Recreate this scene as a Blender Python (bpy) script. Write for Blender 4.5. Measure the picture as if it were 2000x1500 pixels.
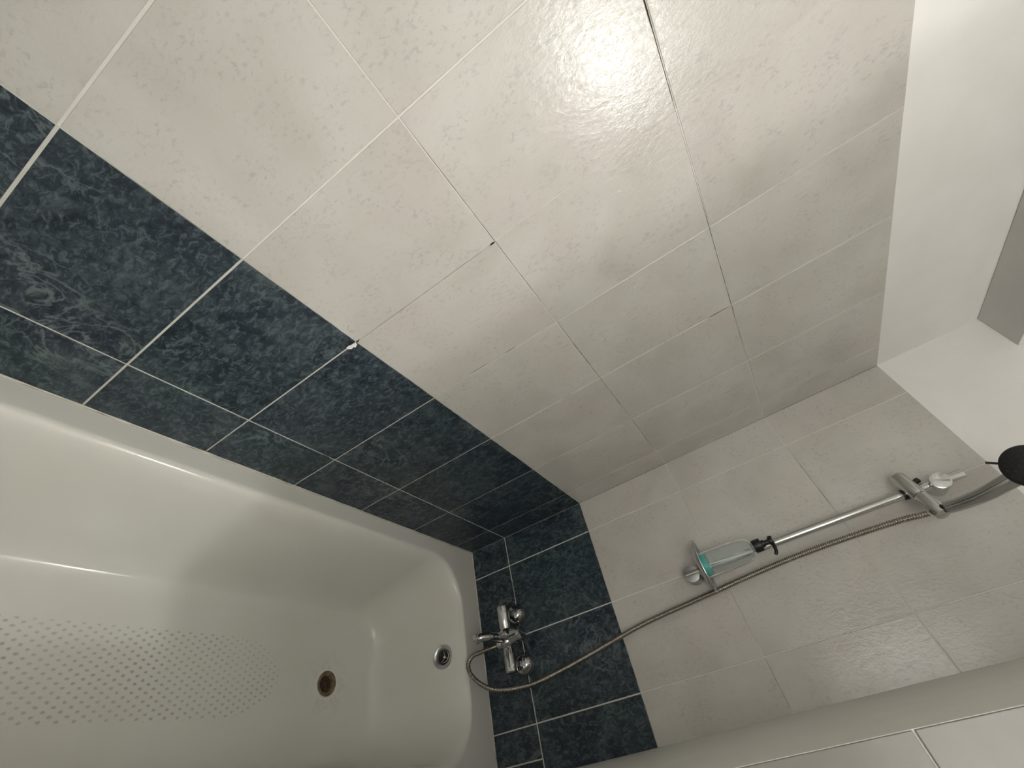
import bpy, bmesh, math, random
from mathutils import Vector, Matrix
PI = math.pi
for o in list(bpy.data.objects): bpy.data.objects.remove(o)
S = bpy.context.scene
COL = S.collection
R_ = random.Random(7)

# ---------------------------------------------------------------- camera / world / exposure
cam_d = bpy.data.cameras.new('camera'); cam = bpy.data.objects.new('camera', cam_d); COL.objects.link(cam)
cam_d.sensor_fit = 'HORIZONTAL'; cam_d.sensor_width = 36.0; cam_d.lens = 14.537; cam_d.clip_start = 0.01
RX = (0.53934778, -0.18050591, 0.82250932)
RY = (0.50424235, -0.71305027, -0.48713342)
RZ = (0.67442096, 0.67747836, -0.29356335)
cam.matrix_world = Matrix(((RX[0], -RY[0], -RZ[0], -1.4853), (RX[1], -RY[1], -RZ[1], -0.7240),
                           (RX[2], -RY[2], -RZ[2], 1.6054), (0, 0, 0, 1)))
S.camera = cam
w = bpy.data.worlds.new('world'); S.world = w; w.use_nodes = True
w.node_tree.nodes['Background'].inputs[0].default_value = (0.9, 0.95, 1, 1)
w.node_tree.nodes['Background'].inputs[1].default_value = 0.05
S.view_settings.view_transform = 'Standard'; S.view_settings.look = 'None'
S.view_settings.gamma = 1; S.view_settings.use_curve_mapping = False
S.view_settings.exposure = 0.06
LAMP_POS = (-0.4825, -2.30, 2.3125); LAMP_R = 0.070; LAMP_STRENGTH = 195.0
FILL_STRENGTH = 7.8  # glow of the added fill light in the back wall

# ---------------------------------------------------------------- material helpers
def mat(name):
    m = bpy.data.materials.new(name); m.use_nodes = True
    nt = m.node_tree; b = nt.nodes['Principled BSDF']
    return m, nt, b
def node(nt, t, **kw):
    n = nt.nodes.new(t)
    for k, v in kw.items():
        if k.startswith('i_'): n.inputs[k[2:].replace('_', ' ')].default_value = v
        else: setattr(n, k, v)
    return n
def simple(name, col, rough=.5, metal=0, **kw):
    m, nt, b = mat(name)
    b.inputs['Base Color'].default_value = (*col, 1); b.inputs['Roughness'].default_value = rough
    b.inputs['Metallic'].default_value = metal
    for k, v in kw.items(): b.inputs[k.replace('_', ' ')].default_value = v
    return m
def math_n(nt, op, a, b=None, c=None):
    n = nt.nodes.new('ShaderNodeMath'); n.operation = op
    for i, v in enumerate((a, b, c)):
        if v is None: continue
        if isinstance(v, (int, float)): n.inputs[i].default_value = v
        else: nt.links.new(v, n.inputs[i])
    return n.outputs[0]
def ramp(nt, fac, stops):
    r = nt.nodes.new('ShaderNodeValToRGB'); e = r.color_ramp.elements
    while len(e) < len(stops): e.new(0.5)
    for el, (p, c) in zip(e, stops): el.position = p; el.color = (*c, 1)
    nt.links.new(fac, r.inputs[0]); return r.outputs[0]
def tile_coords(nt, scale=(1, 1, 1)):
    tc = nt.nodes.new('ShaderNodeTexCoord'); at = nt.nodes.new('ShaderNodeAttribute'); at.attribute_name = 'tile_random'
    vm = nt.nodes.new('ShaderNodeVectorMath'); vm.operation = 'MULTIPLY_ADD'
    nt.links.new(at.outputs['Vector'], vm.inputs[0]); vm.inputs[1].default_value = (9.1, 7.3, 11.7)
    nt.links.new(tc.outputs['Object'], vm.inputs[2])
    mp = nt.nodes.new('ShaderNodeMapping'); mp.inputs['Scale'].default_value = scale
    nt.links.new(vm.outputs[0], mp.inputs[0])
    return mp.outputs[0], at.outputs['Fac']
def noise(nt, vec, scale, detail=4, rough=.55, dist=0):
    n = node(nt, 'ShaderNodeTexNoise'); n.inputs['Scale'].default_value = scale; n.inputs['Detail'].default_value = detail
    n.inputs['Roughness'].default_value = rough; n.inputs['Distortion'].default_value = dist
    nt.links.new(vec, n.inputs['Vector']); return n.outputs['Fac']
def mixc(nt, fac, a, b, mode='MIX'):
    n = nt.nodes.new('ShaderNodeMix'); n.data_type = 'RGBA'; n.blend_type = mode
    if isinstance(fac, (int, float)): n.inputs[0].default_value = fac
    else: nt.links.new(fac, n.inputs[0])
    for i, v in ((6, a), (7, b)):
        if isinstance(v, tuple): n.inputs[i].default_value = (*v, 1)
        else: nt.links.new(v, n.inputs[i])
    return n.outputs[2]

# light stone-look tile
def m_light_tile():
    m, nt, b = mat('light_tile')
    v, rnd = tile_coords(nt)
    big = noise(nt, v, 7, 3, .5, .3)
    col = ramp(nt, big, [(.3, (.485, .466, .426)), (.5, (.525, .508, .470)), (.72, (.565, .55, .515))])
    pink = noise(nt, v, 4.2, 2, .5, .4)
    col = mixc(nt, ramp(nt, pink, [(.52, (0, 0, 0)), (.68, (.55, .55, .55))]), col, (.52, .475, .45))
    v2, _ = tile_coords(nt, (1, 1, .62))
    sp = noise(nt, v2, 150, 5, .62, .35)
    cl = noise(nt, v, 16, 2, .5, .6)
    specks = math_n(nt, 'MULTIPLY', ramp(nt, sp, [(.53, (0, 0, 0)), (.64, (1, 1, 1))]), ramp(nt, cl, [(.40, (.12, .12, .12)), (.60, (1, 1, 1))]))
    col = mixc(nt, math_n(nt, 'MULTIPLY', specks, .38), col, (.31, .30, .275))
    nt.links.new(col, b.inputs['Base Color'])
    rough = math_n(nt, 'MULTIPLY_ADD', sp, .10, .14); nt.links.new(rough, b.inputs['Roughness'])
    b.inputs['Specular IOR Level'].default_value = .5
    h1 = noise(nt, v2, 150, 4, .65, .5); h2 = noise(nt, v2, 48, 4, .6, .6)
    h = math_n(nt, 'ADD', math_n(nt, 'MULTIPLY', h1, .8), h2)
    bp = node(nt, 'ShaderNodeBump'); bp.inputs['Strength'].default_value = .8; bp.inputs['Distance'].default_value = .00065
    nt.links.new(h, bp.inputs['Height']); nt.links.new(bp.outputs[0], b.inputs['Normal'])
    return m
def m_dark_tile():
    m, nt, b = mat('dark_tile')
    v, rnd = tile_coords(nt)
    big = noise(nt, v, 9, 5, .6, 1.2)
    col = ramp(nt, big, [(.30, (.010, .016, .026)), (.46, (.020, .031, .043)), (.60, (.036, .050, .060)), (.78, (.080, .10, .108))])
    v2, _ = tile_coords(nt, (1, 1, .6))
    fine = noise(nt, v2, 85, 6, .75, .9)
    col = mixc(nt, math_n(nt, 'MULTIPLY', ramp(nt, fine, [(.50, (0, 0, 0)), (.62, (1, 1, 1))]), .75), col, (.10, .126, .140))
    col = mixc(nt, math_n(nt, 'MULTIPLY', ramp(nt, fine, [(.36, (1, 1, 1)), (.47, (0, 0, 0))]), .8), col, (.008, .012, .018))
    ve = noise(nt, v, 5.5, 5, .6, 2.2)
    vein = math_n(nt, 'SUBTRACT', 1.0, math_n(nt, 'MULTIPLY', math_n(nt, 'ABSOLUTE', math_n(nt, 'SUBTRACT', ve, .5)), 34))
    vein = math_n(nt, 'MAXIMUM', vein, 0)
    msk = noise(nt, v, 3.1, 2, .5, 0)
    vein = math_n(nt, 'MULTIPLY', vein, ramp(nt, msk, [(.48, (0, 0, 0)), (.62, (.65, .65, .65))]))
    col = mixc(nt, vein, col, (.15, .185, .185))
    gr = noise(nt, v, 3.6, 2, .5, 0)
    col = mixc(nt, ramp(nt, gr, [(.5, (0, 0, 0)), (.7, (.6, .6, .6))]), col, (.80, 1.05, .90), 'MULTIPLY')
    nt.links.new(col, b.inputs['Base Color'])
    b.inputs['Roughness'].default_value = .34; b.inputs['Specular IOR Level'].default_value = .3
    h = math_n(nt, 'ADD', math_n(nt, 'MULTIPLY', fine, .6), big)
    bp = node(nt, 'ShaderNodeBump'); bp.inputs['Strength'].default_value = .6; bp.inputs['Distance'].default_value = .0016
    nt.links.new(h, bp.inputs['Height']); nt.links.new(bp.outputs[0], b.inputs['Normal'])
    return m
def m_noisy(name, c1, c2, scale, rough, bump=0.0, bscale=60, detail=3):
    m, nt, b = mat(name)
    tc = nt.nodes.new('ShaderNodeTexCoord')
    n = noise(nt, tc.outputs['Object'], scale, detail)
    nt.links.new(ramp(nt, n, [(.35, c1), (.65, c2)]), b.inputs['Base Color'])
    b.inputs['Roughness'].default_value = rough
    if bump:
        h = noise(nt, tc.outputs['Object'], bscale, 4)
        bp = node(nt, 'ShaderNodeBump'); bp.inputs['Strength'].default_value = .5; bp.inputs['Distance'].default_value = bump
        nt.links.new(h, bp.inputs['Height']); nt.links.new(bp.outputs[0], b.inputs['Normal'])
    return m
M_LT = m_light_tile(); M_DT = m_dark_tile()
M_GROUT = m_noisy('grout', (.50, .50, .45), (.58, .58, .53), 30, .8)
M_GROUT_Y = m_noisy('grout_yellowed', (.36, .35, .24), (.46, .45, .36), 14, .8)
M_GROUT_L = m_noisy('grout_light', (.63, .615, .56), (.68, .665, .615), 30, .8)
M_CRACK_SHADE = simple('open_joint_and_shade', (.03, .027, .022), .9)  # open joints, and the painted shade lines at tile steps
M_PAINT = m_noisy('white_paint', (.80, .785, .755), (.83, .815, .79), 9, .55, .0006, 140)
M_END_SHADED = m_noisy('shaded_end_tile', (.15, .142, .126), (.175, .166, .148), 12, .35, .0005, 60)  # tile colour darker than real, shade of the partition end painted in
M_PARTP = m_noisy('cream_paint', (.80, .79, .74), (.83, .82, .77), 9, .5, .0004, 140)
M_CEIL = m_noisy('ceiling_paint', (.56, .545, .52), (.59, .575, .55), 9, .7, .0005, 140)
M_CHROME = simple('chrome', (.50, .50, .50), .08, 1)
M_CHROME_R = simple('satin_chrome', (.62, .62, .61), .22, 1)
M_BLACK = simple('black_plastic', (.003, .003, .0035), .42)
M_RUST = m_noisy('rust_stained_metal', (.085, .055, .022), (.20, .15, .08), 90, .45)
M_DARK = simple('drain_dark', (.008, .005, .003), .5)
M_LAMP, _nt, _b = mat('lamp_globe')
_b.inputs['Base Color'].default_value = (.9, .9, .9, 1)
_b.inputs['Emission Color'].default_value = (1.0, .985, .96, 1); _b.inputs['Emission Strength'].default_value = LAMP_STRENGTH

def m_tub():
    m, nt, b = mat('tub_enamel')
    tc = nt.nodes.new('ShaderNodeTexCoord')
    sx = nt.nodes.new('ShaderNodeSeparateXYZ'); nt.links.new(tc.outputs['Object'], sx.inputs[0])
    X, Y, Z = sx.outputs
    def dots(ox, oy):
        u = math_n(nt, 'SUBTRACT', math_n(nt, 'FRACT', math_n(nt, 'MULTIPLY_ADD', X, 1/.030, ox + 100)), .5)
        v = math_n(nt, 'SUBTRACT', math_n(nt, 'FRACT', math_n(nt, 'MULTIPLY_ADD', Y, 1/.0172, oy + 100)), .5)
        u = math_n(nt, 'MULTIPLY', u, .030 / .0052); v = math_n(nt, 'MULTIPLY', v, .0172 / .0036)
        d = math_n(nt, 'SQRT', math_n(nt, 'ADD', math_n(nt, 'MULTIPLY', u, u), math_n(nt, 'MULTIPLY', v, v)))
        return math_n(nt, 'SMOOTH_MIN', d, 3.0, .1)
    d = math_n(nt, 'MINIMUM', dots(0, 0), dots(.5, .5))
    wob = noise(nt, tc.outputs['Object'], 210, 2)
    d = math_n(nt, 'ADD', d, math_n(nt, 'MULTIPLY_ADD', wob, 1.1, -.55))
    dot = ramp(nt, d, [(.55, (1, 1, 1)), (1.0, (0, 0, 0))])
    # pad region with rounded end
    ex = math_n(nt, 'MAXIMUM', math_n(nt, 'MULTIPLY', math_n(nt, 'ADD', X, .72), 1/.17), 0)
    ey = math_n(nt, 'MULTIPLY', math_n(nt, 'ADD', Y, .372), 1/.100)
    e = math_n(nt, 'ADD', math_n(nt, 'MULTIPLY', ex, ex), math_n(nt, 'MULTIPLY', ey, ey))
    reg = ramp(nt, e, [(.92, (1, 1, 1)), (1.0, (0, 0, 0))])
    reg2 = math_n(nt, 'LESS_THAN', Z, .215)
    str_ = noise(nt, tc.outputs['Object'], 5, 2)
    f = math_n(nt, 'MULTIPLY', math_n(nt, 'MULTIPLY', dot, reg), math_n(nt, 'MULTIPLY', reg2, ramp(nt, str_, [(.3, (.35, .35, .35)), (.6, (.9, .9, .9))])))
    nb = noise(nt, tc.outputs['Object'], 2.5, 2)
    base = ramp(nt, nb, [(.35, (.67, .657, .60)), (.65, (.70, .692, .65))])
    # limescale / rust marks round the waste
    dx = math_n(nt, 'ADD', X, .366); dy = math_n(nt, 'ADD', Y, .387)
    rr = math_n(nt, 'SQRT', math_n(nt, 'ADD', math_n(nt, 'MULTIPLY', dx, dx), math_n(nt, 'MULTIPLY', dy, dy)))
    st = math_n(nt, 'MULTIPLY', ramp(nt, rr, [(.036, (1, 1, 1)), (.10, (0, 0, 0))]), math_n(nt, 'LESS_THAN', Z, .22))
    sn = noise(nt, tc.outputs['Object'], 45, 4, .6, 1)
    st = math_n(nt, 'MULTIPLY', st, ramp(nt, sn, [(.48, (0, 0, 0)), (.7, (.45, .45, .45))]))
    base = mixc(nt, st, base, (.42, .36, .25))
    col = mixc(nt, f, base, (.36, .36, .31))
    nt.links.new(col, b.inputs['Base Color'])
    nt.links.new(math_n(nt, 'MULTIPLY_ADD', f, .4, .17), b.inputs['Roughness'])
    b.inputs['Specular IOR Level'].default_value = .45
    h = noise(nt, tc.outputs['Object'], 26, 3)
    bp = node(nt, 'ShaderNodeBump'); bp.inputs['Strength'].default_value = .25; bp.inputs['Distance'].default_value = .0012
    nt.links.new(math_n(nt, 'SUBTRACT', h, math_n(nt, 'MULTIPLY', f, .4)), bp.inputs['Height']); nt.links.new(bp.outputs[0], b.inputs['Normal'])
    return m
M_TUB = m_tub()
def m_hose():
    m, nt, b = mat('hose_metal')
    b.inputs['Metallic'].default_value = .95; b.inputs['Base Color'].default_value = (.34, .31, .27, 1); b.inputs['Roughness'].default_value = .24
    return m
M_HOSE = m_hose()
def m_clear(name, col, rough=.03, ior=1.35):
    m, nt, b = mat(name)
    b.inputs['Base Color'].default_value = (*col, 1); b.inputs['Roughness'].default_value = rough
    b.inputs['Transmission Weight'].default_value = 1; b.inputs['IOR'].default_value = ior
    return m
M_CLEAR = m_clear('clear_plastic', (.93, .97, .96), .10, 1.16)
M_CLEAR.node_tree.nodes['Principled BSDF'].inputs['Transmission Weight'].default_value = .93
M_GLASS = m_clear('dish_glass', (.07, .12, .11), .08, 1.45); M_GLASS.node_tree.nodes['Principled BSDF'].inputs['Transmission Weight'].default_value = .45
M_TEAL = simple('teal_soap', (.0, .36, .34), .25)
M_LABEL = simple('label_print', (.72, .75, .72), .4)

# ---------------------------------------------------------------- object helpers
def link(name, bm, mats, parent=None, smooth=None):
    me = bpy.data.meshes.new(name); bm.normal_update(); bm.to_mesh(me); bm.free()
    for m in (mats if isinstance(mats, (list, tuple)) else [mats]): me.materials.append(m)
    o = bpy.data.objects.new(name, me); COL.objects.link(o)
    if parent:
        o.parent = parent; o.matrix_parent_inverse = Matrix.Translation(-parent.location)
    if smooth is not None:
        for p in me.polygons: p.use_smooth = True
        me.set_sharp_from_angle(angle=math.radians(smooth))
    return o
def thing(name, label, cat, loc=(0, 0, 0), group=None):
    o = bpy.data.objects.new(name, None); COL.objects.link(o); o.location = loc; o.empty_display_size = .05
    o['label'] = label; o['category'] = cat
    if group: o['group'] = group
    return o
def struct(o, label=None):
    o['kind'] = 'structure'
    if label: o['label'] = label
    return o
def box(bm, lo, hi, mi=0, bev=0):
    vs = [bm.verts.new((x, y, z)) for x in (lo[0], hi[0]) for y in (lo[1], hi[1]) for z in (lo[2], hi[2])]
    fs = []
    for q in ((0, 1, 3, 2), (4, 6, 7, 5), (0, 4, 5, 1), (2, 3, 7, 6), (0, 2, 6, 4), (1, 5, 7, 3)):
        f = bm.faces.new([vs[i] for i in q]); f.material_index = mi; fs.append(f)
    if bev:
        es = list({e for f in fs for e in f.edges})
        bmesh.ops.bevel(bm, geom=es, offset=bev, segments=2, profile=.5, affect='EDGES')
    return fs
def frame_of(d):
    d = Vector(d).normalized(); a = Vector((0, 0, 1)) if abs(d.z) < .9 else Vector((1, 0, 0))
    u = d.cross(a).normalized(); return u, d.cross(u).normalized(), d
def lathe(bm, prof, origin, axis, n=40, mi=0, cap=True, sx=1, sy=1, up=None):
    """prof: (radius, distance along axis)"""
    u, v, d = frame_of(axis)
    if up is not None:
        u = Vector(up).normalized(); v = d.cross(u).normalized()
    o = Vector(origin); rings = []
    for r, h in prof:
        if r < 1e-6: rings.append([bm.verts.new(o + d * h)])
        else: rings.append([bm.verts.new(o + d * h + u * (r * sx * math.cos(2*PI*i/n)) + v * (r * sy * math.sin(2*PI*i/n))) for i in range(n)])
    for a, b in zip(rings, rings[1:]):
        for i in range(n):
            j = (i + 1) % n
            if len(a) == 1 and len(b) == 1: continue
            if len(a) == 1: f = bm.faces.new((a[0], b[i], b[j]))
            elif len(b) == 1: f = bm.faces.new((a[i], b[0], a[j]))
            else: f = bm.faces.new((a[i], b[i], b[j], a[j]))
            f.material_index = mi
    if cap:
        for r in (rings[0], rings[-1]):
            if len(r) > 2: bm.faces.new(r).material_index = mi
    return rings
def rprof(r, h0, h1, b):
    """closed cylinder profile with rounded rims"""
    return [(0, h0), (r - b, h0), (r - b*.3, h0 + b*.3), (r, h0 + b), (r, h1 - b), (r - b*.3, h1 - b*.3), (r - b, h1), (0, h1)]
def catmull(P, n):
    P = [Vector(p) for p in P]; Q = [P[0]*2 - P[1]] + P + [P[-1]*2 - P[-2]]; out = []
    for i in range(1, len(Q) - 2):
        for k in range(n):
            t = k / n; a, b, c, d = Q[i-1:i+3]
            out.append(.5 * ((2*b) + (c - a)*t + (2*a - 5*b + 4*c - d)*t*t + (3*b - a - 3*c + d)*t**3))
    out.append(P[-1]); return out
def resample(pts, step):
    L = [0]
    for a, b in zip(pts, pts[1:]): L.append(L[-1] + (b - a).length)
    n = max(2, int(L[-1] / step)); out = []; j = 0
    for i in range(n + 1):
        s = L[-1] * i / n
        while j < len(L) - 2 and L[j+1] < s: j += 1
        t = (s - L[j]) / max(1e-9, L[j+1] - L[j]); out.append(pts[j].lerp(pts[j+1], t))
    return out, L[-1]
def sweep(bm, pts, rad, n=14, mi=0, flat=None):
    """rad(i, t) radius; parallel-transported rings; flat=(su, sv)"""
    rings = []; N = len(pts); t0 = (pts[1] - pts[0]).normalized(); u, v, _ = frame_of(t0)
    for i, p in enumerate(pts):
        t = (pts[min(i+1, N-1)] - pts[max(i-1, 0)]).normalized()
        u = (u - t * u.dot(t)).normalized(); v = t.cross(u)
        r = rad(i, i / (N - 1)); su, sv = flat if flat else (1, 1)
        rings.append([bm.verts.new(p + u * (r*su*math.cos(2*PI*k/n)) + v * (r*sv*math.sin(2*PI*k/n))) for k in range(n)])
    for a, b in zip(rings, rings[1:]):
        for k in range(n):
            f = bm.faces.new((a[k], a[(k+1) % n], b[(k+1) % n], b[k])); f.material_index = mi
    bm.faces.new(rings[0]); bm.faces.new(rings[-1])

# ---------------------------------------------------------------- tiled walls
Z_RIM = .58; Z_D = .7514; Z_B = 1.1158; Z_1 = 1.4801; Z_2 = 1.8444; Z_P = 2.2038; Z_SOF = 2.481; Z_CEIL = 2.60
DEEP = .0008   # face of the tiles stands this far in front of the grout
def tiled(name, org, U, N, rects, gr_rects, cracks_and_shade, extra=None):
    """rects: (u0,u1,z0,z1,mat) tile faces; plane point = org + U*u + Z*z, N points into the room.
    tile faces lie in the plane, grout DEEP behind it"""
    bm = bmesh.new(); lay = bm.faces.layers.float_vector.new('tile_random')
    U = Vector(U); N = Vector(N); org = Vector(org)
    def P(u, z, d): return org + U*u + Vector((0, 0, z)) + N*d
    def quad(pts, mi, rv=(0, 0, 0)):
        f = bm.faces.new([bm.verts.new(p) for p in pts]); f.material_index = mi; f[lay] = rv
        if f.normal.dot(N) < 0 and abs(f.calc_area()) > 0: pass
        return f
    c = .0007
    for (u0, u1, z0, z1, mi) in rects:
        rv = (R_.random(), R_.random(), R_.random())
        h = R_.uniform(-.00025, .00025)
        A = [(u0, z0), (u1, z0), (u1, z1), (u0, z1)]
        B = [(u0+c, z0+c), (u1-c, z0+c), (u1-c, z1-c), (u0+c, z1-c)]
        quad([P(u, z, h) for u, z in B], mi, rv)
        for i in range(4):
            j = (i + 1) % 4
            quad([P(*A[i], h - c), P(*A[j], h - c), P(*B[j], h), P(*B[i], h)], mi, rv)
            quad([P(*A[i], -DEEP - .001), P(*A[j], -DEEP - .001), P(*A[j], h - c), P(*A[i], h - c)], mi, rv)
    for (u0, u1, z0, z1, mi) in gr_rects:
        quad([P(u0, z0, -DEEP), P(u1, z0, -DEEP), P(u1, z1, -DEEP), P(u0, z1, -DEEP)], mi)
    for (u0, z0, u1, z1, wd) in cracks_and_shade:
        d = Vector((u1 - u0, z1 - z0)); L = d.length; nn = Vector((-d.y, d.x)) / L
        k = max(2, int(L / .012)); prev = None
        for i in range(k + 1):
            t = i / k; hw = wd * .5 * (R_.uniform(.45, 1.2)) * min(1, 4 * min(t, 1 - t) + .15)
            cu = u0 + d.x*t; cz = z0 + d.y*t
            cur = (P(cu + nn.x*hw, cz + nn.y*hw, .0004), P(cu - nn.x*hw, cz - nn.y*hw, .0004))
            if prev: quad([prev[0], prev[1], cur[1], cur[0]], 5)
            prev = cur
    if extra: extra(bm, P, quad)
    bmesh.ops.remove_doubles(bm, verts=bm.verts, dist=1e-6)
    me_faces = [f for f in bm.faces]
    bmesh.ops.recalc_face_normals(bm, faces=me_faces)
    return bm, P, quad
WM = [M_LT, M_DT, M_GROUT, M_GROUT_L, M_PAINT, M_CRACK_SHADE, M_GROUT_Y]

def grid_rects(cols_light, cols_dark, cols_bottom, rows, jw_light, jw_dark, u_lo, u_hi):
    """cols: joint positions. rows: list of (z0,z1,kind)"""
    out = []
    for (z0, z1, kind) in rows:
        cols = {'light': cols_light, 'dark': cols_dark, 'bottom': cols_bottom}[kind]
        jw = jw_light if kind == 'light' else jw_dark
        edges = [u_lo] + sorted(cols) + [u_hi]
        for i in range(len(edges) - 1):
            a = edges[i] + (jw(edges[i]) / 2 if i else 0); b = edges[i+1] - (jw(edges[i+1]) / 2 if i < len(edges) - 2 else 0)
            if b - a > .004: out.append((a, b, z0, z1, 0 if kind == 'light' else 1))
    return out

# long wall, plane y = 0, u = x
XB = -1.84
c6 = -.11286
lc = [c6 - .25*k for k in range(7)]
def jl(u): return .0042 if u < -1.3 else (.0013 if u > -1.2 else .0042)
def jl(u):
    k = round((c6 - u) / .25)
    return {6: .0036, 5: .0029, 4: .0012, 3: .0012, 2: .0014, 1: .0018, 0: .0020}.get(k, .004)
def jd(u):
    k = round((c6 - u) / .25)
    return {6: .0044, 5: .0037, 4: .0030}.get(k, .0028)
g = .0011
rowsL = [(.05, Z_RIM - .166, 'bottom'), (Z_RIM - .163, Z_D - .0017, 'bottom'), (Z_D + .0017, Z_B - .0012, 'dark'), (Z_B + .0006, Z_1 - g, 'light'), (Z_1 + g, Z_2 - g, 'light'),
         (Z_2 + g, Z_P, 'light')]
rec = grid_rects(lc, lc, lc, rowsL, jl, jd, XB, -.0005)
gr = [(XB, 0, 0, Z_B, 2), (XB, 0, Z_B, Z_P - .001, 3)]
cr = [(-1.1142 + .245 - .245, Z_B + .0005, -1.1142, Z_B + .012, .003),
      (-.8629 - .007, 1.235, -.8629 - .005, 1.29, .0012), (-.866, 1.33, -.866, 1.37, .0012),
      (-.6135, 1.36, -.6135, 1.40, .0016), (-.6135, 1.78, -.6135, 1.842, .0018), (-.6135, 1.66, -.6135, 1.69, .0008),
      (-1.113, 1.468, -1.113, 1.482, .004), (-1.113, 1.114, -1.113, 1.122, .005),
      (-1.113, 1.12, -1.113, 1.48, .0005),
      (-1.37, Z_1 + .0014, -.87, Z_1 + .0014, .0007), (-.87, Z_1 + .0012, -.37, Z_1 + .0012, .0011), (-.37, Z_1, -.13, Z_1, .0009),  # cracks plus tile-step shade painted as dark hairlines, here and next row
      (-1.84, Z_2 - .0012, -1.1, Z_2 - .0012, .0021), (-1.1, Z_2 - .001, -.36, Z_2 - .001, .0009),
      (-1.6, Z_B + .0003, -1.12, Z_B + .0003, .0007), (-1.10, Z_B + .0003, -.3, Z_B + .0003, .0010),
      (-.905, Z_D, -.880, Z_D, .004), (-1.116, .582, -1.105, .590, .004), (-1.105, .590, -1.111, .600, .003),
      (-1.56, Z_RIM + .003, -1.40, Z_RIM + .003, .0016), (-1.75, Z_RIM + .003, -1.60, Z_RIM + .002, .001)]
def ex_long(bm, P, quad):
    # painted plaster above the tiles, standing 1.5 mm behind the tile face, with a caulked edge
    quad([P(XB, Z_P, -.0012), P(.0012, Z_P, -.0012), P(.0012, Z_CEIL, -.0012), P(XB, Z_CEIL, -.0012)], 4)
    # chipped filler at one corner of the dark tiles
    q = [(-1.1136, 1.1130), (-1.1146, 1.1063), (-1.1172, 1.0962), (-1.1167, 1.088), (-1.1115, 1.0883), (-1.107, 1.0943), (-1.1080, 1.1010), (-1.1045, 1.1035), (-1.1088, 1.1130)]
    f = bm.faces.new([bm.verts.new(P(u, z, .0012)) for u, z in q]); f.material_index = 4
    # bright rims of grout smeared beside the upper joint
    for (a, b, ww) in ((-1.268, -1.225, .0016), (-1.221, -1.207, .0014)):
        quad([P(a, Z_2 + .0022, .0005), P(b, Z_2 + .0022, .0005), P(b, Z_2 + .0022 + ww, .0005), P(a, Z_2 + .0022 + ww, .0005)], 3)
bm, P_, q_ = tiled('wall_left', (0, 0, 0), (1, 0, 0), (0, -1, 0), rec, gr, cr, ex_long)
struct(link('wall_left', bm, WM), 'long wall beside the bathtub, cream stone tiles over two rows of dark blue tiles')

# end wall, plane x = 0, u = -y
ca = [.11638, .36638, .61638]
def jle(u): return .0026
def jde(u): return .0036
rowsE = rowsL
W_END = .7405
rec = grid_rects(ca, ca, ca + [.7016], rowsE, jle, jde, .0005, W_END)
gr = [(0, W_END, 0, Z_B, 2), (0, W_END, Z_B, Z_P - .001, 3)]
cr = [(.12, Z_1 - .0009, .61, Z_1 - .0009, .0007), (.125, Z_2 - .0009, .45, Z_2 - .0009, .0009), (.62, Z_1 - .0007, .73, Z_1 - .0007, .0007),
      (.01, Z_B, .74, Z_B, .0012), (.117, 1.49, .117, 1.5, .0008), (.17, Z_D, .24, Z_D, .0022)]
def ex_end(bm, P, quad):
    quad([P(-.0012, Z_P, -.0012), P(2.45, Z_P, -.0012), P(2.45, Z_CEIL, -.0012), P(-.0012, Z_CEIL, -.0012)], 4)
    quad([P(W_END, 0, -.001), P(2.45, 0, -.001), P(2.45, Z_P, -.001), P(W_END, Z_P, -.001)], 4)
bm, P_, q_ = tiled('wall_end', (0, 0, 0), (0, -1, 0), (-1, 0, 0), rec, gr, cr, ex_end)
struct(link('wall_right', bm, WM), 'short end wall above the taps, cream stone tiles over dark blue tiles')

# partition: painted flank beside the tub, tiled end
bm = bmesh.new()
lay = bm.faces.layers.float_vector.new('tile_random')
PX, PY0, PY1, PT = -.772, -.739, -.7645, .105
ZPT = 2.42
vb = [(0, PY0), (PX, PY1), (PX, PY1 - PT), (0, PY1 - PT)]
lo = [bm.verts.new((x, y, 0)) for x, y in vb]; hi = [bm.verts.new((x, y, ZPT)) for x, y in vb]
for i in range(4):
    j = (i + 1) % 4; f = bm.faces.new((lo[i], lo[j], hi[j], hi[i])); f.material_index = 0
bm.faces.new(hi); bm.faces.new(lo[::-1])
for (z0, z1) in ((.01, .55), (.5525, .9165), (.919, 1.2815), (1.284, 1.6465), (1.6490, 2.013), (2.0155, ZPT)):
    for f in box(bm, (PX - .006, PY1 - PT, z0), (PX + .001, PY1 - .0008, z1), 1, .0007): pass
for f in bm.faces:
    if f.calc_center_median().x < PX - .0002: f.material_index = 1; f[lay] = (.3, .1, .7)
bmesh.ops.recalc_face_normals(bm, faces=bm.faces)
struct(link('wall_partition', bm, [M_PARTP, M_END_SHADED]), 'pale painted partition with tiled end at the lower right edge')

def plain(name, lo, hi, m, label=None):
    bm = bmesh.new(); box(bm, lo, hi); return struct(link(name, bm, m), label)
Y_FAR = -2.42
plain('wall_front', (XB - .1, Y_FAR - .1, 0), (.1, Y_FAR, Z_CEIL), m_noisy('far_paint', (.84, .84, .81), (.86, .86, .83), 6, .6))
WY0, WY1, WZ0, WZ1 = -1.30, -.60, 1.60, 2.30
bm = bmesh.new()
for lo_, hi_ in (((Y_FAR, 0), (.1, WZ0)), ((Y_FAR, WZ1), (.1, Z_CEIL)), ((Y_FAR, WZ0), (WY0, WZ1)), ((WY1, WZ0), (.1, WZ1))):
    box(bm, (XB - .1, lo_[0], lo_[1]), (XB, hi_[0], hi_[1]))
struct(link('wall_back', bm, m_noisy('back_paint', (.78, .78, .75), (.80, .80, .77), 6, .6)))
M_FILL_GLOW, _nt, _b = mat('fill_light_glow')
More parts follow.
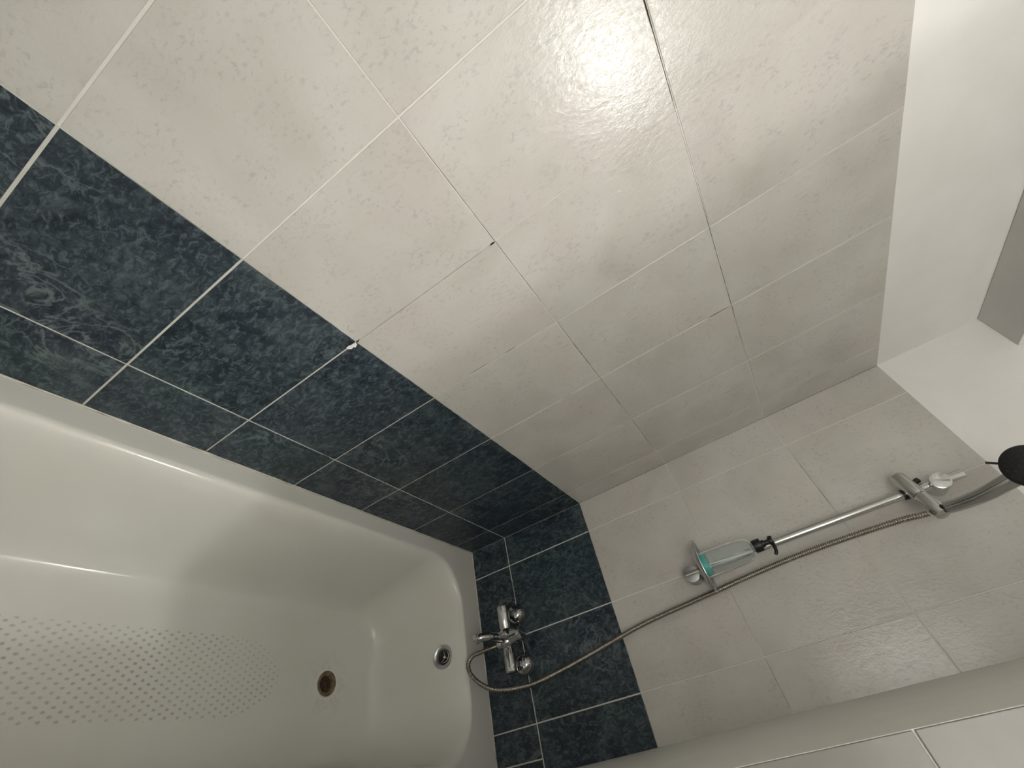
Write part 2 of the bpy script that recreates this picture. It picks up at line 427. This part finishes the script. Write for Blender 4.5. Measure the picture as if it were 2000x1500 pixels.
_b.inputs['Base Color'].default_value = (.8, .8, .8, 1); _b.inputs['Roughness'].default_value = .6
_b.inputs['Emission Color'].default_value = (1.0, .96, .90, 1); _b.inputs['Emission Strength'].default_value = FILL_STRENGTH
fill_light = bpy.data.objects.new('added_fill_light_1', None); COL.objects.link(fill_light); fill_light.location = (XB - .05, (WY0 + WY1)/2, WZ0); struct(fill_light)  # added glowing window, out of view, to brighten the shaded tiles
bm = bmesh.new()
for a, b in (((WY0, WZ0), (WY1, WZ0 + .04)), ((WY0, WZ1 - .04), (WY1, WZ1)), ((WY0, WZ0), (WY0 + .04, WZ1)), ((WY1 - .04, WZ0), (WY1, WZ1)), (((WY0 + WY1)/2 - .02, WZ0), ((WY0 + WY1)/2 + .02, WZ1))):
    box(bm, (XB - .08, a[0], a[1]), (XB - .03, b[0], b[1]))
link('fill_light_frame', bm, M_PAINT, fill_light)
bm = bmesh.new(); box(bm, (XB - .066, WY0 + .01, WZ0 + .01), (XB - .060, WY1 - .01, WZ1 - .01)); link('fill_light_pane', bm, M_FILL_GLOW, fill_light)
plain('floor', (XB - .1, Y_FAR - .1, -.1), (.1, .1, 0), m_noisy('floor_tile', (.40, .40, .38), (.46, .46, .43), 12, .3))
plain('ceiling', (XB - .1, Y_FAR - .1, Z_CEIL), (.1, .1, Z_CEIL + .1), m_noisy('upper_ceiling_paint', (.86, .86, .84), (.88, .88, .86), 6, .6))
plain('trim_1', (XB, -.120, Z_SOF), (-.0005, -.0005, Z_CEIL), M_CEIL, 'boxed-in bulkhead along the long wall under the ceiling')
# bead of sealant between tub and tiles
bm = bmesh.new()
pts = [Vector((XB + .01, -.0012, Z_RIM + .0008)), Vector((-.0015, -.0012, Z_RIM + .0008)), Vector((-.0015, -.735, Z_RIM + .0008))]
a, _ = resample(pts[:2], .02); b, _ = resample(pts[1:], .02)
sweep(bm, a, lambda i, t: .0022 + .0007*math.sin(i*1.7)*math.sin(i*.31), 8)
sweep(bm, b, lambda i, t: .0022 + .0007*math.sin(i*1.3)*math.sin(i*.41), 8)
struct(link('trim_2', bm, m_noisy('sealant', (.50, .48, .40), (.62, .60, .54), 40, .5), smooth=60))

# ---------------------------------------------------------------- bathtub
tub = thing('bathtub', 'white enamel bathtub with grey anti-slip dots, fitted against two tiled walls', 'bathtub', (-.9, -.37, 0))
def rrect(x0, x1, y0, y1, r, n=14, m=14):
    """rounded rectangle ccw, fixed point count; r may be (r at x1 end, r at x0 end)"""
    ra, rb = r if isinstance(r, tuple) else (r, r); P = []
    for (cx, cy, rr, a0) in ((x1 - ra, y1 - ra, ra, 0), (x0 + rb, y1 - rb, rb, PI/2), (x0 + rb, y0 + rb, rb, PI), (x1 - ra, y0 + ra, ra, 1.5*PI)):
        for k in range(n + 1):
            a = a0 + PI/2 * k / n; P.append((cx + rr*math.cos(a), cy + rr*math.sin(a)))
    Q = []
    for c in range(4):
        seg = P[c*(n+1):(c+1)*(n+1)]; Q += seg
        nx = P[((c+1) % 4)*(n+1)]
        for k in range(1, m): Q.append((seg[-1][0] + (nx[0]-seg[-1][0])*k/m, seg[-1][1] + (nx[1]-seg[-1][1])*k/m))
    return Q
bm = bmesh.new(); loops = []
TX0, TX1, TY0, TY1 = XB + .004, -.0022, -.737, -.0022
def add_loop(pts, z): loops.append([bm.verts.new((x, y, z if not callable(z) else z(x, y))) for x, y in pts])
add_loop(rrect(TX0 + .012, TX1 - .012, TY0 + .012, TY1 - .012, .006), 0.0)
add_loop(rrect(TX0 + .012, TX1 - .012, TY0 + .012, TY1 - .012, .006), .545)
add_loop(rrect(TX0, TX1, TY0, TY1, .006), .546)
add_loop(rrect(TX0, TX1, TY0, TY1, .006), .577)
add_loop(rrect(TX0 + .002, TX1 - .001, TY0 + .002, TY1 - .001, .006), .5795)
rim = (-1.75, -.100, -.688, -.050); rimr = (.165, .2)
flo = (-1.47, -.236, -.520, -.232); flor = (.075, .13)
add_loop(rrect(rim[0] - .02, rim[1] + .03, rim[2] - .016, rim[3] + .016, (.185, .2)), .5800)
prof = [(0, .5805), (.03, .5800), (.07, .5765), (.11, .568), (.145, .552), (.18, .525), (.25, .445), (.34, .345), (.45, .255), (.56, .211), (.67, .196), (.82, .1915), (1, .1900)]
pp = catmull([(a, b, 0) for a, b in prof], 3)
for q in pp:
    s, z = q.x, q.y
    L = [rim[i] + (flo[i] - rim[i]) * s for i in range(4)]
    rr = tuple(rimr[i] + (flor[i] - rimr[i]) * s for i in range(2))
    add_loop(rrect(*L, rr), z)
cx, cy = (flo[0] + flo[1]) / 2, (flo[2] + flo[3]) / 2
for k in (.9, .75, .55, .35, .15, .04):
    hx = (flo[1] - flo[0]) / 2; hy = (flo[3] - flo[2]) / 2; sx_ = hx - hy * (1 - k); sy_ = hy * k
    add_loop(rrect(cx - sx_, cx + sx_, cy - sy_, cy + sy_, (.075 * k, .13 * k)), .19 - .0008 * (1 - k))
for a, b in zip(loops, loops[1:]):
    n = len(a)
    for i in range(n): bm.faces.new((a[i], a[(i+1) % n], b[(i+1) % n], b[i]))
bm.faces.new(loops[-1]); bm.faces.new(loops[0][::-1])
bmesh.ops.recalc_face_normals(bm, faces=bm.faces)
shell = link('shell', bm, M_TUB)
DR = (-.3725, -.3868, .190); OV = Vector((-.1305, -.3735, .4945)); OVN = Vector((-1, 0, .30)).normalized()
def cutter(org, ax, r, h0, h1):
    bm = bmesh.new(); lathe(bm, [(0, h0), (r, h0), (r, h1), (0, h1)], org, ax, 48)
    bmesh.ops.recalc_face_normals(bm, faces=bm.faces)
    return link('cut', bm, M_TUB)
c1 = cutter(DR, (0, 0, 1), .0345, -.03, .05); c2 = cutter(OV, OVN, .034, -.03, .06)
for c in (c1, c2):
    md = shell.modifiers.new('b', 'BOOLEAN'); md.object = c; md.operation = 'DIFFERENCE'; md.solver = 'EXACT'
bpy.context.view_layer.update()
dg = bpy.context.evaluated_depsgraph_get()
me = bpy.data.meshes.new_from_object(shell.evaluated_get(dg)); shell.modifiers.clear(); shell.data = me; me.name = 'shell'
for c in (c1, c2): bpy.data.objects.remove(c)
for p in me.polygons: p.use_smooth = True
me.set_sharp_from_angle(angle=math.radians(48))
shell.parent = tub; shell.matrix_parent_inverse = Matrix.Translation(-tub.location)
# waste
bm = bmesh.new()
lathe(bm, [(.036, .0002), (.0365, .0012), (.0345, .0022), (.030, .0004), (.0255, -.0015), (.0240, -.005), (.0240, -.028), (.034, -.028), (.034, .0002)], DR, (0, 0, 1), 48, cap=False)
waste = link('waste_fitting', bm, M_RUST, tub, 40); waste['label'] = 'rust-stained waste ring'
bm = bmesh.new(); lathe(bm, [(0, -.014), (.0240, -.014), (.0240, -.0115), (0, -.0115)], DR, (0, 0, 1), 32)
for k in range(3):
    a = k * 2*PI/3 + .5; d = Vector((math.cos(a), math.sin(a), 0)); o = Vector(DR) + Vector((0, 0, -.0085))
    sweep(bm, [o + d*t for t in (.002, .008, .015, .025)], lambda i, t: .0024, 8)
lathe(bm, [(.005, -.0115), (.006, -.007), (.004, -.005), (0, -.0045)], DR, (0, 0, 1), 16, cap=False)
lathe(bm, [(.012, -.0115), (.013, -.0080), (.015, -.0080), (.016, -.0115)], DR, (0, 0, 1), 32, cap=False)
link('strainer', bm, simple('strainer_rust', (.055, .030, .018), .5), waste, 40)
# limescale ring
bm = bmesh.new(); lathe(bm, [(.0395, .0000), (.041, .0007), (.0425, .0000)], (DR[0]-.001, DR[1]-.002, DR[2]), (0, 0, 1), 56, cap=False)
link('limescale_ring', bm, simple('limescale', (.78, .76, .68), .5), waste, 60)
# overflow
bm = bmesh.new()
lathe(bm, [(.0365, -.002), (.0375, .0015), (.0355, .004), (.029, .0030), (.0245, -.001), (.0235, -.006), (.0235, -.028), (.034, -.028), (.034, -.003)], OV, OVN, 48, cap=False)
ovf = link('overflow_fitting', bm, simple('dull_steel', (.52, .525, .52), .3, 1), tub, 40); ovf['label'] = 'grey metal overflow ring'
bm = bmesh.new()
lathe(bm, [(0, -.026), (.0255, -.026), (.0255, -.024), (0, -.024)], OV, OVN, 32)
link('overflow_well', bm, M_DARK, ovf, 40)
bm = bmesh.new()
lathe(bm, [(.0205, -.016), (.0215, -.009), (.0195, -.006), (.0175, -.009), (.0175, -.018)], OV + Vector((0, .003, -.003)), OVN, 36, cap=False)
lathe(bm, [(.004, -.024), (.0055, -.014), (.0035, -.011), (0, -.0105)], OV, OVN, 16, cap=False)
for k in range(3):
    a = k*2*PI/3 + .2; u, v, d = frame_of(OVN); dd = u*math.cos(a) + v*math.sin(a); o = OV + OVN * -.019
    sweep(bm, [o + dd*t for t in (.002, .012, .024)], lambda i, t: .0016, 8)
link('overflow_grate', bm, M_CHROME_R, ovf, 40)

# ---------------------------------------------------------------- bath mixer
MX, MZ = -.065, .729
mixer = thing('bath_mixer_tap', 'chrome bath mixer tap on the dark tiles above the tub end', 'tap', (0, -.375, .745))
for yy in (-.296, -.454):
    bm = bmesh.new()
    lathe(bm, [(0, .0005), (.036, .0005), (.0370, .003), (.033, .012), (.026, .026), (.0165, .031), (0, .031)], (0, yy, .747), (-1, 0, 0), 48, cap=False)
    e = link('escutcheon', bm, M_CHROME, mixer, 40)
    bm = bmesh.new()
    lathe(bm, rprof(.0155, .030, .054, .002), (0, yy, .747), (-1, 0, -.25), 6)
    link('union_nut', bm, M_CHROME, mixer, 25)
bm = bmesh.new()
lathe(bm, [(0, -.004), (.010, -.004), (.018, -.0015), (.0205, .002), (.0205, .068), (.0185, .0715), (.0185, .076), (.024, .082),
           (.0265, .095), (.0265, .112), (.024, .125), (.0185, .131), (.0185, .1355), (.0205, .139), (.0205, .202), (.018, .2055), (.010, .208), (0, .208)], (MX, -.271, MZ), (0, -1, 0), 48, cap=False)
body = link('mixer_body', bm, M_CHROME, mixer, 35)
bm = bmesh.new()
lathe(bm, [(.021, .006), (.0235, .020), (.0245, .046), (.0235, .062), (.019, .0665), (0, .068)], (MX, -.374, MZ), (0, 0, 1), 48, cap=True)
link('cartridge_cap', bm, M_CHROME, mixer, 40)
bm = bmesh.new()
pts = catmull([(MX + .012, -.374, MZ + .066), (MX - .015, -.374, MZ + .070), (MX - .034, -.373, MZ + .075), (MX - .056, -.372, MZ + .083)], 8)
sweep(bm, pts, lambda i, t: .0115 - .005*t, 16, flat=(1.0, .42))
link('lever_handle', bm, M_CHROME, mixer, 50)
bm = bmesh.new()
pts = catmull([(MX - .012, -.3735, MZ - .004), (MX - .045, -.3735, MZ - .006), (MX - .085, -.3735, MZ - .014), (MX - .112, -.3735, MZ - .028), (MX - .118, -.3735, MZ - .042)], 8)
sweep(bm, pts, lambda i, t: .0165 - .0035*t, 24)
sp = link('spout', bm, M_CHROME, mixer, 50)
bm = bmesh.new(); lathe(bm, rprof(.0145, -.008, .006, .001), (MX - .118, -.3735, MZ - .046), (0, 0, -1), 32)
link('aerator', bm, M_CHROME_R, sp, 40)
bm = bmesh.new()
lathe(bm, [(.008, 0), (.008, .012), (.0115, .014), (.0115, .030), (.009, .033), (0, .033)], (MX - .052, -.374, MZ + .006), (0, 0, 1), 24)
link('diverter_knob', bm, M_CHROME, mixer, 35)
bm = bmesh.new()
lathe(bm, rprof(.0115, .018, .040, .0015), (MX, -.385, MZ), (0, 0, -1), 6)
link('hose_outlet', bm, M_CHROME, mixer, 25)

# ---------------------------------------------------------------- shower hose
H = [(-.065, -.385, .689), (-.067, -.386, .665), (-.082, -.390, .632), (-.106, -.399, .604), (-.124, -.420, .5965), (-.124, -.448, .6005), (-.109, -.480, .622), (-.093, -.505, .658),
     (-.078, -.5175, .705), (-.062, -.5225, .775), (-.052, -.5185, .833), (-.046, -.506, .927), (-.043, -.491, 1.024), (-.038, -.4630, 1.195), (-.032, -.4480, 1.366), (-.028, -.4415, 1.447),
     (-.040, -.4374, 1.529), (-.062, -.4340, 1.675), (-.085, -.4373, 1.8065), (-.098, -.4427, 1.9235), (-.106, -.4490, 1.972), (-.1085, -.4510, 1.988)]
pts, HL = resample(catmull(H, 24), .0009)
bm = bmesh.new()
sweep(bm, pts, lambda i, t: .0070 + .0010 * math.sin(i * .0009 * 2*PI / .0054), 14)
hose = link('shower_hose', bm, M_HOSE, smooth=80)
hose['label'] = 'ribbed metal shower hose looping from the tap up to the hand shower'; hose['category'] = 'hose'

# ---------------------------------------------------------------- shower rail
RY_ = -.381; RXX = -.048
rail = thing('shower_rail', 'vertical chrome shower rail with brackets and sliding holder on cream tiles', 'shower rail', (0, RY_, 1.40))
bm = bmesh.new(); lathe(bm, rprof(.0108, 1.385, 2.128, .002), (RXX, RY_, 0), (0, 0, 1), 32)
link('rail_tube', bm, M_CHROME_R, rail, 40)
for zz, front, rr in ((2.0735, .068, .0210), (1.4035, .056, .0235)):
    bm = bmesh.new()
    lathe(bm, [(0, .0005), (rr - .001, .0005), (rr, .0015), (rr, front - .006), (rr - .0015, front - .005), (rr - .0015, front - .004), (rr + .0005, front - .003), (rr, front - .0005), (rr - .0015, front), (0, front)], (0, RY_ - .002, zz), (-1, 0, 0), 48, cap=False)
    br = link('wall_bracket', bm, M_CHROME_R if front > .065 else simple('dull_chrome', (.40, .40, .40), .35, 1), rail, 35)
    if front > .065:
        bm = bmesh.new(); c = Vector((-front, RY_ - .002, zz)); d = Vector((0, -.45, .9)).normalized()
        sweep(bm, [c + d*t + Vector((.0006 - .0016 * (1 - abs(t)/.017), 0, 0)) for t in (-.017, -.008, 0, .008, .017)], lambda i, t: .0022, 8)
        link('bracket_groove', bm, simple('groove', (.35, .35, .35), .3, 1), br, 60)
# slider: barrel crossing the rail, turned half with cone socket
A = Vector((-.052, -.3375, 2.0080)); B = Vector((-.112, -.4655, 2.0100)); bd = (B - A).normalized(); BL = (B - A).length
slider = None
bm = bmesh.new(); lathe(bm, rprof(.0175, 0, BL*.535, .0025), A, bd, 40)
slider = link('slider', bm, M_CHROME_R, rail, 40)
bm = bmesh.new(); lathe(bm, [(0, BL*.545), (.0165, BL*.545), (.0175, BL*.56), (.0175, BL*.90), (.015, BL*.985), (.009, BL), (0, BL)], A, bd, 40, cap=False)
link('holder_socket', bm, M_CHROME_R, slider, 35)
bm = bmesh.new(); lathe(bm, [(0, BL*.52), (.0150, BL*.52), (.0150, BL*.56), (0, BL*.56)], A, bd, 32, cap=False)
lathe(bm, rprof(.0135, -.021, .021, .001), (RXX, RY_, 2.009), (0, 0, 1), 32)
link('rubber_bush', bm, M_BLACK, slider, 40)
bm = bmesh.new(); lathe(bm, rprof(.007, .012, .030, .002), (RXX - .004, RY_ + .014, 2.014), (.1, .25, 1), 20)
link('lock_button', bm, M_BLACK, slider, 40)
# soap dish clipped on the rail
DZ = 1.449; DC = Vector((-.078, -.379, DZ))
bm = bmesh.new()
lathe(bm, [(0, -.017), (.022, -.0165), (.042, -.012), (.060, -.0055), (.071, .0005), (.0735, .0025), (.0735, .0045), (.071, .0045), (.058, -.0015), (.040, -.0075), (.020, -.0115), (0, -.012)], DC, (0, 0, 1), 64, cap=False, sx=1, sy=.76, up=(0, 1, 0))
dish = link('soap_dish', bm, M_GLASS, rail, 50); dish['label'] = 'oval smoked glass soap dish'
bm = bmesh.new()
lathe(bm, [(.0735, .0012), (.0747, .0020), (.0750, .0035), (.0745, .0050), (.0733, .0054), (.0731, .0048)], DC, (0, 0, 1), 64, cap=False, sx=1, sy=.76, up=(0, 1, 0))
link('dish_rim', bm, M_CHROME_R, dish, 60)
bm = bmesh.new(); lathe(bm, rprof(.0155, -.020, -.002, .002), (RXX, RY_, DZ - .001), (0, 0, 1), 32)
link('dish_clip', bm, M_CHROME_R, dish, 40)

# ---------------------------------------------------------------- hand shower
hs = thing('hand_shower', 'chrome hand shower with round black face held in the rail slider', 'hand shower', (-.112, -.453, 2.013))
pts = catmull([(-.1180, -.4545, 2.021), (-.123, -.4560, 2.029), (-.140, -.4605, 2.046), (-.180, -.4665, 2.0755), (-.208, -.4670, 2.101), (-.229, -.4665, 2.124), (-.240, -.4650, 2.139)], 10)
bm = bmesh.new()
sweep(bm, pts, lambda i, t: (.0100 + .0035*min(1, t/.03)) if t < .03 else (.0135 + .0035*t), 28)
link('handle', bm, M_CHROME, hs, 50)
bm = bmesh.new(); lathe(bm, rprof(.0105, -.012, .008, .001), (-.112, -.4525, 2.013), (-.55, -.1, .80), 28)
link('handle_collar', bm, M_BLACK, hs, 40)
HN = Vector((-.85, -.10, -.52)).normalized(); HC = Vector((-.264, -.4625, 2.1445))
bm = bmesh.new(); lathe(bm, [(0, -.030), (.016, -.029), (.030, -.022), (.0385, -.010), (.0410, -.002), (.0410, .001), (0, .001)], HC, HN, 56, cap=False)
link('shower_head', bm, M_CHROME, hs, 40)
bm = bmesh.new(); lathe(bm, [(0, .001), (.0418, .001), (.0425, .003), (.0410, .0065), (.036, .0085), (0, .0092)], HC, HN, 56, cap=False)
u, v, d = frame_of(HN)
for ring, cnt in ((.012, 6), (.022, 12), (.032, 18)):
    for k in range(cnt):
        a = 2*PI*k/cnt; lathe(bm, [(.0018, .0080), (.0013, .0105), (0, .0108)], HC + u*(ring*math.cos(a)) + v*(ring*math.sin(a)), HN, 8, cap=False)
face = link('spray_face', bm, M_BLACK, hs, 40)
bm = bmesh.new()
ld = (Vector((0, .55, -.83)) - HN * Vector((0, .55, -.83)).dot(HN)).normalized()
sweep(bm, [HC + HN*.003 + ld*t for t in (.036, .046, .054, .060)], lambda i, t: .0026, 10)
link('spray_lever', bm, M_BLACK, face, 60)

# ---------------------------------------------------------------- soap bottle on the dish
bz = DZ - .0055; BXY = (-.083, -.381)
bot = thing('soap_dispenser', 'clear pump bottle with a little teal soap and black pump on the dish', 'bottle', (BXY[0], BXY[1], bz))
bm = bmesh.new()
ou = [(r_ * 1.10, h_) for r_, h_ in [(0, .0), (.030, 0), (.0325, .003), (.0325, .03), (.0318, .085), (.0308, .120), (.0285, .137), (.0215, .149), (.0140, .153), (.0130, .163)]]
inn = [(r - .0011 if r > .002 else 0, h + (.0012 if h < .002 else 0)) for r, h in ou][::-1]
lathe(bm, ou + inn, (*BXY, bz), (0, 0, 1), 48, cap=False)
link('bottle_body', bm, M_CLEAR, bot, 40)
bm = bmesh.new(); lathe(bm, [(0, .0013), (.0325, .0015), (.0348, .0035), (.0346, .024), (0, .024)], (*BXY, bz), (0, 0, 1), 48, cap=False)
link('liquid_soap', bm, M_TEAL, bot, 40)
bm = bmesh.new(); lathe(bm, rprof(.0022, .012, .155, .0005), (*BXY, bz), (.03, -.06, 1), 12)
link('dip_tube', bm, M_LABEL, bot, 40)
bm = bmesh.new(); lathe(bm, [(0, .156), (.0165, .156), (.0172, .158), (.0172, .176), (.0165, .178), (.010, .179), (.0095, .186), (.0065, .187), (.0065, .200), (0, .200)], (*BXY, bz), (0, 0, 1), 32, cap=False)
pump = link('pump_collar', bm, M_BLACK, bot, 40)
bm = bmesh.new()
lathe(bm, rprof(.0105, .198, .210, .002), (*BXY, bz), (0, 0, 1), 28)
o = Vector((*BXY, bz + .205))
pts = catmull([o + Vector((0, .012, .001)), o, o + Vector((-.004, -.018, 0)), o + Vector((-.008, -.033, -.004)), o + Vector((-.009, -.038, -.009))], 6)
sweep(bm, pts, lambda i, t: .0055 - .0015*t, 14)
link('pump_nozzle', bm, M_BLACK, pump, 40)

# ---------------------------------------------------------------- wall lamp (the light the place is lit by, outside the frame)
lamp = thing('wall_lamp', 'round white globe lamp mounted on the far wall opposite the bathtub', 'lamp', (LAMP_POS[0], Y_FAR, LAMP_POS[2]))
bm = bmesh.new(); bmesh.ops.create_uvsphere(bm, u_segments=40, v_segments=24, radius=LAMP_R, matrix=Matrix.Translation(LAMP_POS))
link('lamp_globe', bm, M_LAMP, lamp, 80)
bm = bmesh.new(); lathe(bm, [(0, .0005), (.05, .0005), (.05, .012), (.018, .02), (.018, .068), (0, .068)], (LAMP_POS[0], Y_FAR, LAMP_POS[2]), (0, 1, 0), 32, cap=False)
link('lamp_base', bm, M_CHROME_R, lamp, 40)
